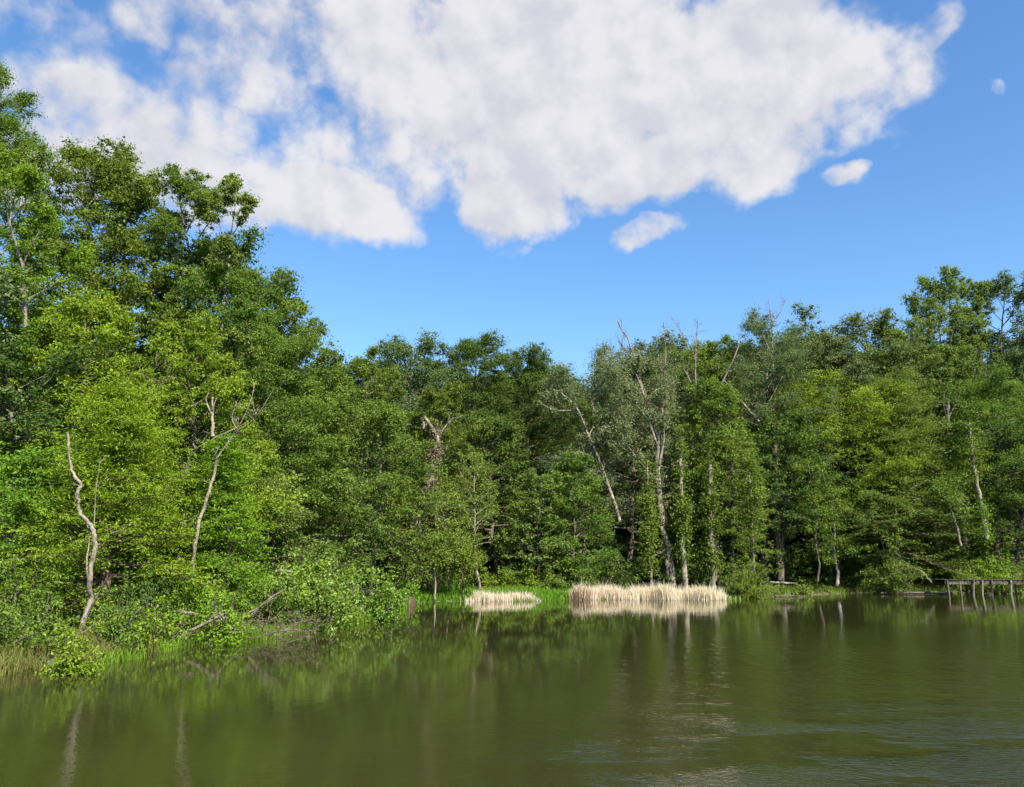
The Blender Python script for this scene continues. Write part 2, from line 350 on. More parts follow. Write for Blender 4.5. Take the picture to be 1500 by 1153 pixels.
hero('sapling', 'willow', 660, 700, 42, 54.5, 'leafy willow sapling between the snag and the forked sapling', 'willow', 'pale', .3, r0=.06, cov=1.5, cat='sapling')
# right part
hero('far_tree', 'thin', 858, 512, 70, 66, 'grey twiggy half-dead tree left of the big forked dying tree', 'grey', 'dead', .15, cov=3.0, nmul=1.5)
hero('far_tree', 'thin', 985, 500, 60, 69, 'grey half-bare crown just right of the forked dying tree', 'grey', 'dead', .25, cov=1.9)
hero('far_tree', 'full', 918, 515, 80, 69, 'grey green crown filling in behind the big forked dying tree', 'grey', 'bark', .2, cov=2.6)
hero('leafy_tree', 'full', 1052, 560, 54, 66, 'rich green tree above the two trunks at the right end of the reed bed', 'mid', 'bark', .32)
hero('leafy_tree', 'full', 1078, 640, 44, 62.5, 'bright green vine-draped tree left of the dark hollow', 'mid', 'bark', .30)
hero('far_tree', 'oak', 1050, 505, 45, 73, 'mid green far crown between the bare snapped tops', 'mid', 'bark', .3)
hero('far_tree', 'oak', 1122, 458, 74, 70, 'tall grey green tree with bare twigs over its crown and a dark trunk', 'blue', 'grey', .2, cov=3.4, nmul=1.2)
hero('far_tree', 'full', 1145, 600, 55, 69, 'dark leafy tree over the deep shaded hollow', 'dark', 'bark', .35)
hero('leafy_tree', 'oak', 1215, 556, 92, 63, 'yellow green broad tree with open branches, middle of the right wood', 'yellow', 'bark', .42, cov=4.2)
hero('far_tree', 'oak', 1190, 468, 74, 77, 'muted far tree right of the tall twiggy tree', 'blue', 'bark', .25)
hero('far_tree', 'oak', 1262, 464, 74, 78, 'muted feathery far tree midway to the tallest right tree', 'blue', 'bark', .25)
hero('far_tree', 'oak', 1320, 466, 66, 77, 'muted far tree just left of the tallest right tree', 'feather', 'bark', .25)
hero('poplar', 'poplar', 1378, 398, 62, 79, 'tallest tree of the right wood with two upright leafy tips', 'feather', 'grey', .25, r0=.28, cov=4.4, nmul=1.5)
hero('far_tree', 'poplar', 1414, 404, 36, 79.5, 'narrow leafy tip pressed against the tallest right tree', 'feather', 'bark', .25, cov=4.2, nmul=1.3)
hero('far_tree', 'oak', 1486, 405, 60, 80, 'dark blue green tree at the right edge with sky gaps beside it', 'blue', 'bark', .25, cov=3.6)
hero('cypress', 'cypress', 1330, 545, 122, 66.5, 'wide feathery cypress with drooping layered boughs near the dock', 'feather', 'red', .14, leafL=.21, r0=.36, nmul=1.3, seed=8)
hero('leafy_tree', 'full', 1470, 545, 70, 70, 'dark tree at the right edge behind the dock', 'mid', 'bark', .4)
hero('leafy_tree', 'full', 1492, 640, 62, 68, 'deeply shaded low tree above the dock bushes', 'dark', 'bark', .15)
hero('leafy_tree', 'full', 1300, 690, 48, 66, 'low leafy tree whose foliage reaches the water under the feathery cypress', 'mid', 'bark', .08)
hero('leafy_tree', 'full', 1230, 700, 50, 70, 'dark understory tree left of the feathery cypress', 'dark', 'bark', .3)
# ------------------------------------------------------------------ trees with traced trunks
def traced(D, pts, r0, r1, rng, dz=.16):
    P = np.array([at(x, y, D) for x, y in pts]); 
    P[1:, 1] += np.cumsum(rng.normal(size=len(P) - 1) * dz * .5)
    n = len(P); Pe = np.concatenate([[2 * P[0] - P[1]], P, [2 * P[-1] - P[-2]]]); Q = []
    for i in range(n - 1):
        a, b, c, d = Pe[i:i + 4]
        for t in np.linspace(0, 1, 5)[:-1]:
            Q.append(.5 * (2 * b + (c - a) * t + (2 * a - 5 * b + 4 * c - d) * t ** 2 + (3 * b - a - 3 * c + d) * t ** 3))
    Q = np.array(Q + [P[-1]]); Q[1:-1] += rng.normal(size=(len(Q) - 2, 3)) * r0 * .18
    return Q, np.linspace(r0, r1, len(Q)) * rng.uniform(.86, 1.12, len(Q))
def twigs(wood, Q, Rr, rng, n, L, lev=2, up=.35, lo=.3):
    for _ in range(n):
        s = lo + (1 - lo) * rng.random(); i = min(len(Q) - 2, int(s * (len(Q) - 1)))
        tn = nrm(Q[i + 1] - Q[i]); d = nrm(tn * .7 + rng.normal(size=3) * .75 + np.array([0, 0, up]))
        l = L * rng.uniform(.5, 1.2) * (1.15 - .5 * s); r = max(.010, Rr[i] * .4)
        P, _d = bend(Q[i], d, l, 5, rng, .25, .2); rr = np.linspace(r, .006, 6)
        wood.tube(P, rr, 4)
        if lev > 1: twigs(wood, P, rr, rng, max(2, int(n * .3)), L * .5, lev - 1, up, .25)
def snag(name, D, paths, label, bark, ntw=4, twl=1.2, lev=2, leaf=None, nleaf=0, leafL=.14, crad=.45, cat='dead tree', seed=1, vine=None, group=None):
    """paths: list of (photo points from base to tip, radius at base, radius at tip)"""
    rng = np.random.default_rng(seed); wood = Wood(); C = []
    Qs = []
    for k, (pts, r0, r1) in enumerate(paths):
        Q, Rr = traced(D, pts, r0, r1, rng); Qs.append(Q)
        wood.tube(Q, Rr, 8 if k == 0 else 6)
        if ntw: twigs(wood, Q, Rr, rng, ntw, twl, lev)
    base = Qs[0][0].copy(); o = empty(name, base, label, cat, group)
    me = wood.mesh(); me.transform(__import__('mathutils').Matrix.Translation(-Vector(base)))
    link('trunk', me, BM[bark], o)
    if leaf:
        V = np.concatenate(wood.V); C = V[rng.choice(len(V), 220)]; hz = V[:, 2].max() - base[2]; C = C[(C[:, 2] > base[2] + max(1.5, .42 * hz)) & (C[:, 2] < base[2] + .84 * hz)] - base
        l = leaves_mesh(rng, C, rng.uniform(.5, 1.2, len(C)) * crad, nleaf, leafL, flat=.8)
        link('crown', l, LM[leaf], o)
    if cat == 'trunk':
        Q = Qs[0]; kk = len(Q) - 1; C = Q[rng.integers(int(kk * .5), kk + 1, 46)] - base + rng.normal(size=(46, 3)) * [.7, .5, .5] + [0, 0, .5]
        link('crown', leaves_mesh(rng, C, rng.uniform(.5, 1.05, 46), 4200, .085 + .0013 * D, flat=.7), LM['mid' if D > 40 else 'bright'], o)
    if vine:
        lf, (s0, s1), n, rr = vine
        Q = Qs[0]; a, b = int(s0 * (len(Q) - 1)), int(s1 * (len(Q) - 1)) + 1
        C = Q[a:b][rng.integers(0, b - a, 60)] - base + rng.normal(size=(60, 3)) * .15
        link('vines', leaves_mesh(rng, C, rng.uniform(.6, 1.1, 60) * rr, n, leafL, flat=1.3), LM[lf], o)
    return o
snag('crooked_trunk', 22.0, [([(121, 916), (128, 880), (132, 860), (135, 820), (141, 800), (140.5, 785), (136, 770), (126, 754), (122, 739), (124, 721), (121, 710), (109, 694), (105, 671), (102, 634)], .072, .03),
                             ([(138, 768), (140.5, 720), (144, 695), (149, 674)], .012, .006), ([(130, 862), (127, 825), (131, 785), (122, 757)], .03, .014)],
     'pale crooked bare trunk snaking up in front of the bald cypress', 'pale', 2, .5, 1, seed=3)
snag('dead_tree', 27.5, [([(280, 850), (284, 820), (291, 775), (302, 730), (313, 690), (317, 668)], .08, .04),
                         ([(317, 672), (335, 648), (352, 622), (368, 590), (372, 560)], 0.029, 0.008), ([(345, 632), (372, 612), (400, 570)], 0.019, 0.007),
                         ([(350, 625), (322, 640), (280, 664)], 0.019, 0.007), ([(348, 632), (338, 612), (345, 596), (378, 604)], 0.019, 0.007)],
     'pale dead trunk with twin bare limbs right of the bald cypress', 'pale', 3, .8, 2, seed=4)
snag('bare_branch', 27, [([(312, 640), (310, 612), (308, 580)], .06, .03), ([(310, 606), (302, 588), (306, 575)], .03, .012), ([(311, 600), (318, 582)], .03, .012)],
     'short forked pale snag poking from leaves above the twin-limbed dead trunk', 'pale', 1, .4, 1, seed=6)
snag('dead_tree', 31, [([(196, 640), (214, 592), (232, 568), (255, 548)], .05, .015), ([(205, 612), (188, 590), (170, 582)], .03, .012), ([(222, 580), (216, 560), (240, 530)], .03, .012)],
     'tangle of bare grey branches on top of the bald cypress', 'dead', 6, 1.0, 2, seed=7)
snag('snag', 57, [([(612, 815), (608, 782), (622, 735), (633, 700), (636, 672), (640, 640), (622, 612), (620, 628)], .20, .09), ([(636, 650), (650, 628), (664, 612)], .08, .04), ([(605, 800), (602, 775), (612, 756)], .07, .03)],
     'brown vine-wrapped leaning snag with a pale trunk in the middle wood', 'pale', 4, 1.4, 2, seed=9, vine=('dead', (.05, .85), 2600, .8), leafL=.16)
snag('dead_tree', 63, [([(908, 764), (895, 722), (880, 680), (862, 640), (845, 598), (820, 575)], .14, .06), ([(862, 640), (872, 612), (862, 570), (870, 535)], .06, .02), ([(878, 676), (850, 662), (826, 672)], .07, .02), ([(870, 655), (850, 700), (846, 720)], .04, .015), ([(846, 600), (815, 602), (790, 590)], .07, .02)],
     'pale bare trunk leaning left, left of the big forked dying tree', 'pale', 5, 2.2, 2, seed=10, leaf='grey', nleaf=2500, leafL=.17)
snag('dying_tree', 62, [([(982, 850), (974, 800), (968, 735), (964, 690), (966, 655), (958, 620), (940, 560), (925, 505), (905, 470)], .29, .04),
                        ([(962, 650), (948, 615), (920, 580), (900, 552), (872, 520)], .10, .025), ([(946, 585), (930, 545), (918, 515), (905, 500)], .10, .03),
                        ([(966, 680), (972, 640), (970, 590), (975, 520), (972, 470)], .11, .02), ([(958, 622), (968, 600), (985, 575)], .09, .03),
                        ([(964, 705), (940, 680), (905, 650), (880, 632)], .09, .03), ([(930, 668), (912, 640), (905, 610)], .08, .03)],
     'big forked dying tree with a thick pale trunk rising from the reed bed', 'dead', 13, 2.0, 2, leaf='grey', nleaf=15000, leafL=.16, crad=.8, seed=12, vine=('mid', (.10, .40), 1100, .8))
snag('stub', 61.7, [([(986, 860), (982, 820), (974, 790), (968, 772)], .30, .14)],
     'stout leaning broken trunk right against the base of the big dying tree', 'dead', 0, seed=13)
snag('dead_branches', 68, [([(1024, 640), (1021, 600), (1019, 560), (1016, 520), (1000, 495), (982, 466)], .10, .02), ([(1018, 540), (1020, 500), (1022, 470)], .08, .02), ([(1018, 575), (1008, 552), (1000, 540)], .07, .03)],
     'leafless forked top standing above the crown right of the dying tree', 'dead', 9, 1.8, 2, seed=14)
snag('dead_branches', 67, [([(1042, 600), (1058, 560), (1072, 530), (1082, 505)], .09, .03)],
     'broken pale limb slanting up to the right below the tall twiggy tree', 'dead', 4, 1.2, 2, seed=15)
snag('dead_branches', 67.5, [([(1112, 618), (1094, 598), (1076, 575), (1056, 552)], .11, .04)],
     'broken pale limb slanting up to the left under the tall twiggy tree', 'dead', 3, 1.0, 2, seed=16)
snag('dead_branches', 69, [([(1134, 560), (1130, 520), (1112, 480), (1100, 455)], .11, .02), ([(1130, 525), (1132, 490), (1126, 440)], .09, .02), ([(1118, 495), (1140, 462), (1150, 440)], .06, .02)],
     'bare twig top sticking out over the tall grey green tree', 'dead', 9, 1.8, 2, seed=17)
for px0, x1, y0, r0, lab, bk in [(1004, 1000, 768, .22, 'reddish pale trunk second from the right behind the reed bed', 'pale'), (1045, 1042, 788, .27, 'thick rough trunk at the right end of the reed bed', 'dead'),
                                 (954, 951, 790, .11, 'thin white trunk standing behind the middle of the reed bed', 'pale')]:
    pts = [(px0, 868), (px0 - 1, 840), (x1, y0 + 20), (x1 - 2, y0 - 40), (x1 - 3, y0 - 110)]
    snag('tree', 61, [(pts, r0, r0 * .55)], lab, bk, 5, 1.6, 2, leaf='mid', nleaf=4000, leafL=.18, crad=.8, seed=int(px0), cat='tree', vine=('mid', (.38, 1.0), 2600, 1.05))
snag('dark_trunk', 68, [([(1143, 850), (1139, 780), (1136, 700), (1133, 620)], .34, .22)], 'dark thick trunk standing in the deep shaded hollow', 'bark', 2, 1.5, 1, seed=21, cat='trunk')  # darker bark puts the hollow's shade into the trunk colour
snag('slim_trunk', 66, [([(1198, 852), (1199, 825), (1193, 795), (1194, 760), (1187, 725), (1182, 680)], .10, .06)], 'slim grey trunk below the yellow green tree', 'bark', 3, 1.3, 1, seed=22, cat='trunk')
snag('slim_trunk', 66, [([(1226, 858), (1227, 838), (1222, 812), (1223, 785), (1217, 740)], .15, .08)], 'sunlit trunk below the feathery cypress', 'grey', 0, 1.3, 1, seed=23, cat='trunk')
snag('vine_trunk', 67, [([(1446, 790), (1440, 745), (1431, 700), (1424, 655), (1420, 620)], .19, .12)], 'sunlit trunk with yellow green vines right of the feathery cypress', 'pale', 2, 1.2, 1, seed=24, cat='trunk', vine=('yellow', (.0, .32), 1500, .9))
snag('leaning_trunk', 65.5, [([(1408, 800), (1400, 768), (1390, 738), (1384, 722)], .11, .07), ([(1384, 724), (1402, 732), (1424, 748)], .04, .02)], 'thin leaning bare trunk beside the feathery cypress boughs', 'dead', 2, 1.0, 1, seed=25, cat='trunk')
snag('slim_trunk', 61, [([(1104, 836), (1102, 800), (1099, 740), (1095, 690)], .12, .07)], 'slim sunlit stem rising behind the arching bush', 'dead', 3, 1.0, 1, seed=26, cat='trunk')
snag('slim_trunk', 52, [([(637, 878), (638, 850), (636, 830), (640, 800)], .06, .03)], 'short slim trunk on the cove bank under the snag', 'pale', 2, .8, 1, seed=27, cat='trunk')
snag('slim_trunk', 53, [([(679, 878), (677, 840), (672, 800)], .07, .04)], 'thin brownish stem left of the forked sapling', 'red', 3, .8, 1, seed=28, cat='trunk')
snag('slim_trunk', 33, [([(68, 640), (70, 600), (72, 560)], .15, .12)], 'pale upright trunk showing in the dark gap left of the bald cypress', 'pale', 0, seed=29, cat='trunk')
snag('slim_trunk', 31, [([(352, 800), (354, 770), (358, 735)], .08, .06)], 'short pale trunk between the dead twin-limbed trunk and the shrub', 'pale', 2, .6, 1, seed=30, cat='trunk')
snag('bare_limb', 41, [([(390, 518), (410, 515), (432, 520)], .07, .03)], 'single pale limb among leaves below the sky shoulder', 'dead', 1, .7, 1, seed=31, cat='branch')
# ------------------------------------------------------------------ shrubs
def bush_geo(seed, H, Rw, leafL, cov=3.2, arch=False, wd=.6):
    rng = np.random.default_rng(seed); wood = Wood(); C, RC = [], []
    for i in range(16 if not arch else 34):
        az = rng.random() * 6.283; e = R_(rng.uniform(25, 85)) if not arch else R_(rng.uniform(35, 80))
        L = 1 / math.sqrt((math.cos(e) / Rw) ** 2 + (math.sin(e) / H) ** 2) * rng.uniform(.75, 1.02)
        d = np.array([math.cos(az) * math.cos(e), math.sin(az) * math.cos(e), math.sin(e)])
        P, _ = bend(rng.normal(size=3) * [.15 * Rw, .15 * Rw, 0], d, L, 6, rng, -.5 if arch else 0, .1)
        wood.tube(P, np.linspace(.035, .008, 7), 4)
        for s in (.4, .6, .8, 1.0):
            for _ in range(2):
                j = int(s * 6); C.append(P[j] + rng.normal(size=3) * Rw * .16); RC.append((.2 + .1 * Rw) * rng.uniform(.6, 1.2))
    C = np.array(C); C[:, 2] = np.maximum(C[:, 2], .15)
    n = min(60000, int(cov * 2 * Rw * H * .8 / (leafL ** 2 * wd * .5)))
    return wood, leaves_mesh(rng, C, np.array(RC), n, leafL, wd=wd if not arch else .3, flat=.8, up=.5, clip_z=.02, tw=.45)
def shrub(px, top, hw, D, label, leaf='mid', leafL=None, cov=3.0, arch=False, name='shrub', seed=None, wd=.6, cat='shrub', group=None):
    SEED[0] += 1
    tp = at(px, top, D); z0 = max(gz1(tp[0], D) - .05, -.1); H = max(.4, tp[2] - z0); Rw = hw * D / FPX
    wood, me = bush_geo(seed or SEED[0], H, Rw, leafL or .07 + .0014 * D, cov, arch, wd)
    o = empty(name, (tp[0], D, z0), label, cat, group)
    link('stems', wood.mesh(), BM['bark'], o); link('foliage', me, LM[leaf], o)
    return o
shrub(470, 815, 92, 29.5, 'big round-leaved shrub spilling over the water at the wooded point', 'broad', .105, 4.6, wd=.8)
shrub(545, 832, 58, 34, 'smaller round-leaved shrub at the right end of the wooded point', 'broad', .105, 4.4, wd=.8)
shrub(395, 838, 60, 29, 'leafy low shrub over the fallen branches', 'broad', .10, 3.6)
shrub(112, 908, 34, 17.6, 'glossy bright green leafy plant at the marsh edge', 'bright', .085, 5.0, name='waterside_plant', cat='plant')
shrub(235, 872, 42, 22.6, 'green shrub overhanging the shallows right of the bald cypress foot', 'bright', .09, 3.4)
shrub(320, 862, 46, 24.2, 'green shrub leaning over the left end of the brushwood', 'cypress', .09, 3.2)
shrub(330, 838, 70, 28, 'dark green shrub behind the brushwood at the point', 'mid', .09, 3.6)
shrub(178, 858, 36, 21.6, 'low shaded shrub around the foot of the bald cypress', 'mid', .09, 3.4)
shrub(72, 842, 40, 20.3, 'shaded thicket left of the crooked pale trunk', 'mid', .09, 3.4)
shrub(0, 850, 50, 19.2, 'low shrub cut by the left edge behind the marsh grass', 'mid', .09, 3.2)
shrub(40, 815, 75, 22.5, 'dark tangled shrub behind the marsh grass at the left edge', 'mid', .09)
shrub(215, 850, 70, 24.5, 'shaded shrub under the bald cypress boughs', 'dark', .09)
shrub(300, 800, 50, 27, 'bright shrub at the foot of the twin-limbed dead trunk', 'bright', .10)
shrub(610, 822, 48, 55, 'pale tangled shrub below the vine-wrapped snag', 'grey', .15, 2.0)
shrub(590, 850, 34, 49, 'low green shrub at the cove corner by the water', 'bright', .14)
shrub(650, 835, 36, 57, 'green shrub left of the slim willow saplings', 'bright', .15)
shrub(735, 838, 40, 59, 'low bright shrub behind the small reed bed', 'bright', .15)
shrub(790, 838, 42, 59, 'bright shrub on the grass between the two reed beds', 'bright', .15)
shrub(850, 818, 40, 59, 'taller green shrub at the left end of the big reed bed', 'mid', .15)
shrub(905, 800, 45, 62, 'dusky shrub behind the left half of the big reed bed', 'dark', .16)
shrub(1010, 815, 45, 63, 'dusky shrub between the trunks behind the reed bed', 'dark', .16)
shrub(1092, 795, 36, 57.5, 'arching rounded bush at the right end of the reed bed', 'willow', .17, 7.0, True, name='arching_bush', cat='bush')
shrub(1300, 770, 36, 65.5, 'leafy clump hanging to the bank under the feathery cypress', 'mid', .16)
shrub(1420, 825, 28, 67, 'small green shrub left of the dock bushes', 'bright', .16)
shrub(1452, 812, 32, 66.5, 'rounded light green bush behind the dock', 'bright', .16)
shrub(1492, 822, 26, 66.5, 'light green bush at the right edge above the dock', 'willow', .16)
shrub(1175, 852, 16, 61, 'small yellow green tuft bush at the water right of the arching bush', 'willow', .14)
# ------------------------------------------------------------------ hidden wood behind
def copy_tree(src, loc, rz, s, label, group, leaf=None):
    r = src.copy(); col.objects.link(r); r.location = loc; r.rotation_euler = (0, 0, rz); r.scale = s
    r['label'] = label; r['group'] = group
    for ch in src.children:
        c = ch.copy(); col.objects.link(c); c.parent = r
        if leaf and ch.name.split('.')[0] in ('crown', 'foliage'):
            c.material_slots[0].link = 'OBJECT'; c.material_slots[0].material = LM[leaf]
    return r
rr = random.Random(5)
src = [o for k, o in TREES.items() if any(w in k for w in ('treeline dips', 'middle of the treeline', 'vine-wrapped snag', 'deep shaded hollow', 'just left of the tallest', 'slim willow saplings'))]
def back_row(x0, x1, y, step, hmax, jy=2.5):
    x = x0
    while x < x1:
        s = rr.choice(src); hs = max((Vector(c) for ch in s.children for c in ch.bound_box), key=lambda v: v.z).z
        k = hmax * rr.uniform(.85, 1.05) / hs; w = k * rr.uniform(1.0, 1.25); yy = y + rr.uniform(-jy, jy)
        copy_tree(s, (x, yy, gz1(x, yy) - .1), rr.random() * 6.28, (w, w, k), 'shaded tree standing back in the wood behind the waterside trees', 'trees back in the wood', rr.choice(['dark', 'mid', 'dark', 'blue']))
        x += step * rr.uniform(.75, 1.25)
back_row(-16, 16, 84, 4.6, 22)
back_row(16, 62, 86, 4.6, 25.5)
back_row(-26, 16, 93, 5.0, 24)
back_row(16, 66, 96, 5.0, 28)
back_row(-34, 70, 106, 5.5, 28)
back_row(-34, -12, 48, 4.5, 17)
back_row(-40, -14, 57, 5, 20)
back_row(-44, -16, 68, 5.5, 21)
back_row(-30, -21, 30, 4, 15, 3)
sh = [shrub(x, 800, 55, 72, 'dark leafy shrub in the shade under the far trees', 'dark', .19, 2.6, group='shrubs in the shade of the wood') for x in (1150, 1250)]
for i in range(46):
    y = rr.uniform(66, 86); x = rr.uniform(-14, 52)
    if y < 72 and x > 20: y += 8
    k = rr.uniform(.8, 1.35)
    copy_tree(rr.choice(sh), (x, y, gz1(x, y) - .1), rr.random() * 6.28, (k * 1.2, k * 1.2, k), 'dark leafy shrub in the shade under the far trees', 'shrubs in the shade of the wood')
for i in range(64):
    x = -36 + i % 32 * 3.3; y = rr.uniform(97, 104) + (i // 32) * 9; k = rr.uniform(2.2, 3.0)
    copy_tree(rr.choice(sh), (x, y, gz1(x, y) - .1), rr.random() * 6.28, (k * 1.2, k * 1.2, k * .8), 'dark leafy shrub in the shade under the far trees', 'shrubs in the shade of the wood')
for i in range(30):
    y = rr.uniform(31, 52); x = -y * .62 + rr.uniform(-3, 11) * y / 45
    k = rr.uniform(.6, 1.0)
    copy_tree(rr.choice(sh), (x, y, gz1(x, y) - .1), rr.random() * 6.28, (k * 1.2, k * 1.2, k), 'dark leafy shrub in the shade of the left wood', 'shrubs in the shade of the left wood')
# ------------------------------------------------------------------ grass and reeds
def blades(seed, X, Y, hmin, hmax, wid, lean, mat_, name, label, z=None, tips=False, kind='stuff'):
    rng = np.random.default_rng(seed); n = len(X)
    Z = gz(X, Y) if z is None else np.full(n, z); Z = np.maximum(Z, -.05)
    h = rng.uniform(hmin, hmax, n); a = rng.random(n) * 6.283; wv = np.stack([np.cos(a), np.sin(a), 0 * a], 1) * (wid * rng.uniform(.6, 1.3, n))[:, None]
    ld = np.stack([rng.normal(size=n), rng.normal(size=n), 0 * a], 1) * (lean * h)[:, None]
    b = np.stack([X, Y, Z], 1); md = b + ld * .35 + np.array([0, 0, 1.0]) * (h * .6)[:, None]; tp = b + ld + np.array([0, 0, 1.0]) * (h * (1 - .3 * lean))[:, None]
    V = np.stack([b - wv * .5, b + wv * .5, md + wv * .42, md - wv * .42, tp + wv * .08, tp - wv * .08], 1)
    i = np.arange(n)[:, None] * 6
    F = np.concatenate([i + np.array([[0, 1, 2, 3]]), i + np.array([[3, 2, 4, 5]])], 0)
    t = rng.random(n)
    me = mesh_from(name, V, F, 4, np.concatenate([t, t]))
    return tag(link(name, me, mat_), label, kind=kind)
GM = {'grass': leaf_mat('grass_green', (.070, .105, .012), (.17, .225, .025), .4), 'marsh': leaf_mat('grass_marsh', (.11, .085, .030), (.17, .215, .04), .35),
      'lush': leaf_mat('grass_lush', (.07, .15, .010), (.17, .30, .022), .4), 'reed': leaf_mat('reed_dry', (.46, .37, .28), (.82, .71, .58), .3, .7, .15),
      'reedb': leaf_mat('reed_brown', (.13, .09, .05), (.26, .19, .12), .25, .8, .1)}
rng = np.random.default_rng(77)
def scat(n, x0, x1, y0, y1, d0, d1, thin=None):
    X = rng.uniform(x0, x1, n); Y = rng.uniform(y0, y1, n); d = shore_sd(X, Y); k = (d > d0) & (d < d1)
    if thin: k &= (np.sin(X * 2.1 + np.sin(Y * 1.7) * 1.3) + np.sin(Y * 2.6 + X * .7) + rng.normal(size=n) * .5 > thin)
    return X[k], Y[k]
X, Y = scat(60000, -20, -7.6, 13, 24, -.9, 1.5, -.5)
blades(1, X, Y, .15, .52, .018, .28, GM['marsh'], 'marsh_grass', 'tall tan and green marsh grass at the left water edge')
X, Y = scat(52000, -9.5, -4.0, 18, 35, -1.25, .4, -.25)
blades(2, X, Y, .14, .44, .018, .22, GM['lush'], 'water_grass', 'bright lush grass growing in the shallows off the wooded point')
X, Y = scat(36000, -7, 8, 40, 62, -.1, 5.0)
blades(3, X, Y, .2, .6, .05, .3, GM['lush'], 'bank_grass', 'short sunlit grass along the far bank')
X, Y = scat(40000, 6, 46, 48, 76, -.1, 3.6)
blades(4, X, Y, .15, .45, .05, .3, GM['grass'], 'bank_grass', 'short grass on the low bank near the dock')
def reed_bed(seed, pa, pb, top, dep, n, label, mt='reed', back=None):
    a, b = onz(*pa), onz(*pb); r = np.random.default_rng(seed)
    t = r.random(n) + r.normal(size=n) * .025; X = a[0] + (b[0] - a[0]) * t + r.normal(size=n) * .16; Y = a[1] + (b[1] - a[1]) * t + r.random(n) * dep * (.6 + .4 * np.sin(t * 9) ** 2) + .3 * np.sin(X * 2.3) + r.normal(size=n) * .12
    h = at(0, top, a[1])[2]
    k = .42 + .30 * np.sin(X * 1.9 + seed) * np.sin(X * .83 + 1.3 * seed) + r.normal(size=n) * .30 - .10 * (Y - Y.min())
    hv = .92 * h * np.clip(.52 + .5 * k, .25, 1.15) * np.clip(.45 + 6 * np.minimum(t, 1 - t), .3, 1) * r.uniform(.72, 1.12, n)
    o = blades(seed + 1000, X, Y, hv * .9, hv * 1.15, .022, .17, GM[mt], 'dry_reeds', label, z=-.03)
    return o
reed_bed(31, (688, 881.5), (785, 880.5), 862, 1.4, 4200, 'small bed of dry tan reeds at the left of the far bank')
reed_bed(32, (842, 879), (918, 878), 848, 2.0, 5200, 'left clump of the big dry reed bed')
reed_bed(33, (920, 878.5), (1066, 879), 851, 2.0, 9500, 'long pale dry reed bed below the trunks')
reed_bed(34, (838, 880), (868, 879), 850, 1.6, 260, 'darker brown stalks at the left end of the big reed bed', 'reedb')
X, Y = scat(9000, 0, 16, 48, 56, -1.0, .5)
blades(5, X, Y, .12, .45, .035, .25, GM['lush'], 'water_grass', 'green shoots fringing the dry reed beds along the far bank')
reed_bed(35, (588, 888), (604, 887), 866, .8, 260, 'few brown stalks in the water at the cove corner', 'reedb')
reed_bed(36, (870, 876), (905, 876), 842, 1.0, 160, 'tall dark stalks poking above the left reed clump', 'reedb')
# ------------------------------------------------------------------ fallen wood
def log(name, pts, D, r0, r1, label, ntw=2, twl=.6, seed=1, bark='dead', cat='fallen branch', group=None, lev=1, dy=0.0):
    r = np.random.default_rng(seed); w = Wood(); Q, Rr = traced(D, pts, r0, r1, r, .2); Q[:, 1] += np.linspace(0, dy, len(Q))
    w.tube(Q, Rr, 7)
    if ntw: twigs(w, Q, Rr, r, ntw, twl, lev, .1)
    me = w.mesh(); c = Vector(Q[0]); me.transform(__import__('mathutils').Matrix.Translation(-c))
    o = link(name, me, BM[bark]); o.location = c
    return tag(o, label, cat, group)
log('fallen_branch', [(262, 896), (285, 899), (305, 905), (312, 914)], 24.5, .06, .04, 'bent grey branch lying lowest in the brush at the point', 4, .5, 41)
log('fallen_branch', [(278, 924), (300, 914), (318, 905), (332, 898)], 23.8, .05, .03, 'grey branch slanting up from the lush grass in the brush', 4, .5, 42)
log('fallen_branch', [(340, 922), (328, 906), (314, 893), (310, 886)], 24.2, .045, .02, 'thin branch crossing the brush from right to left', 4, .5, 43)
log('fallen_branch', [(300, 920), (330, 905), (362, 898), (402, 876)], 25.5, .05, .02, 'long thin branch running from the brush into the round-leaved shrub', 5, .5, 44)
log('fallen_branch', [(368, 902), (392, 880), (420, 862)], 27, .05, .02, 'pale branch rising into the round-leaved shrub', 3, .5, 45)
log('fallen_branch', [(404, 838), (414, 836), (426, 838)], 29, .06, .05, 'short pale stub of wood peeking from the top of the shrub', 0, .5, 46)
log('fallen_branch', [(94, 960), (112, 936), (128, 905), (150, 872), (168, 850)], 20.5, .035, .02, 'thin bare pole leaning beside the crooked pale trunk', 2, .5, 47)
log('fallen_log', [(1338, 833), (1350, 838), (1362, 850), (1371, 860)], 65, .11, .06, 'pale dead log slanting down to the water left of the dock', 2, .8, 48)
log('fallen_log', [(1120, 874), (1150, 873), (1182, 874)], 60, .06, .03, 'low brown log along the waterline right of the arching bush', 2, .5, 49, 'bark')
log('fallen_log', [(1290, 869), (1340, 868.5), (1395, 869)], 65.3, .09, .07, 'long dark log along the waterline left of the dock', 1, .4, 50, 'bark')
log('fallen_log', [(1128, 853), (1160, 855), (1172, 858)], 64, .10, .06, 'pale log on the dark bank right of the arching bush', 1, .4, 51)
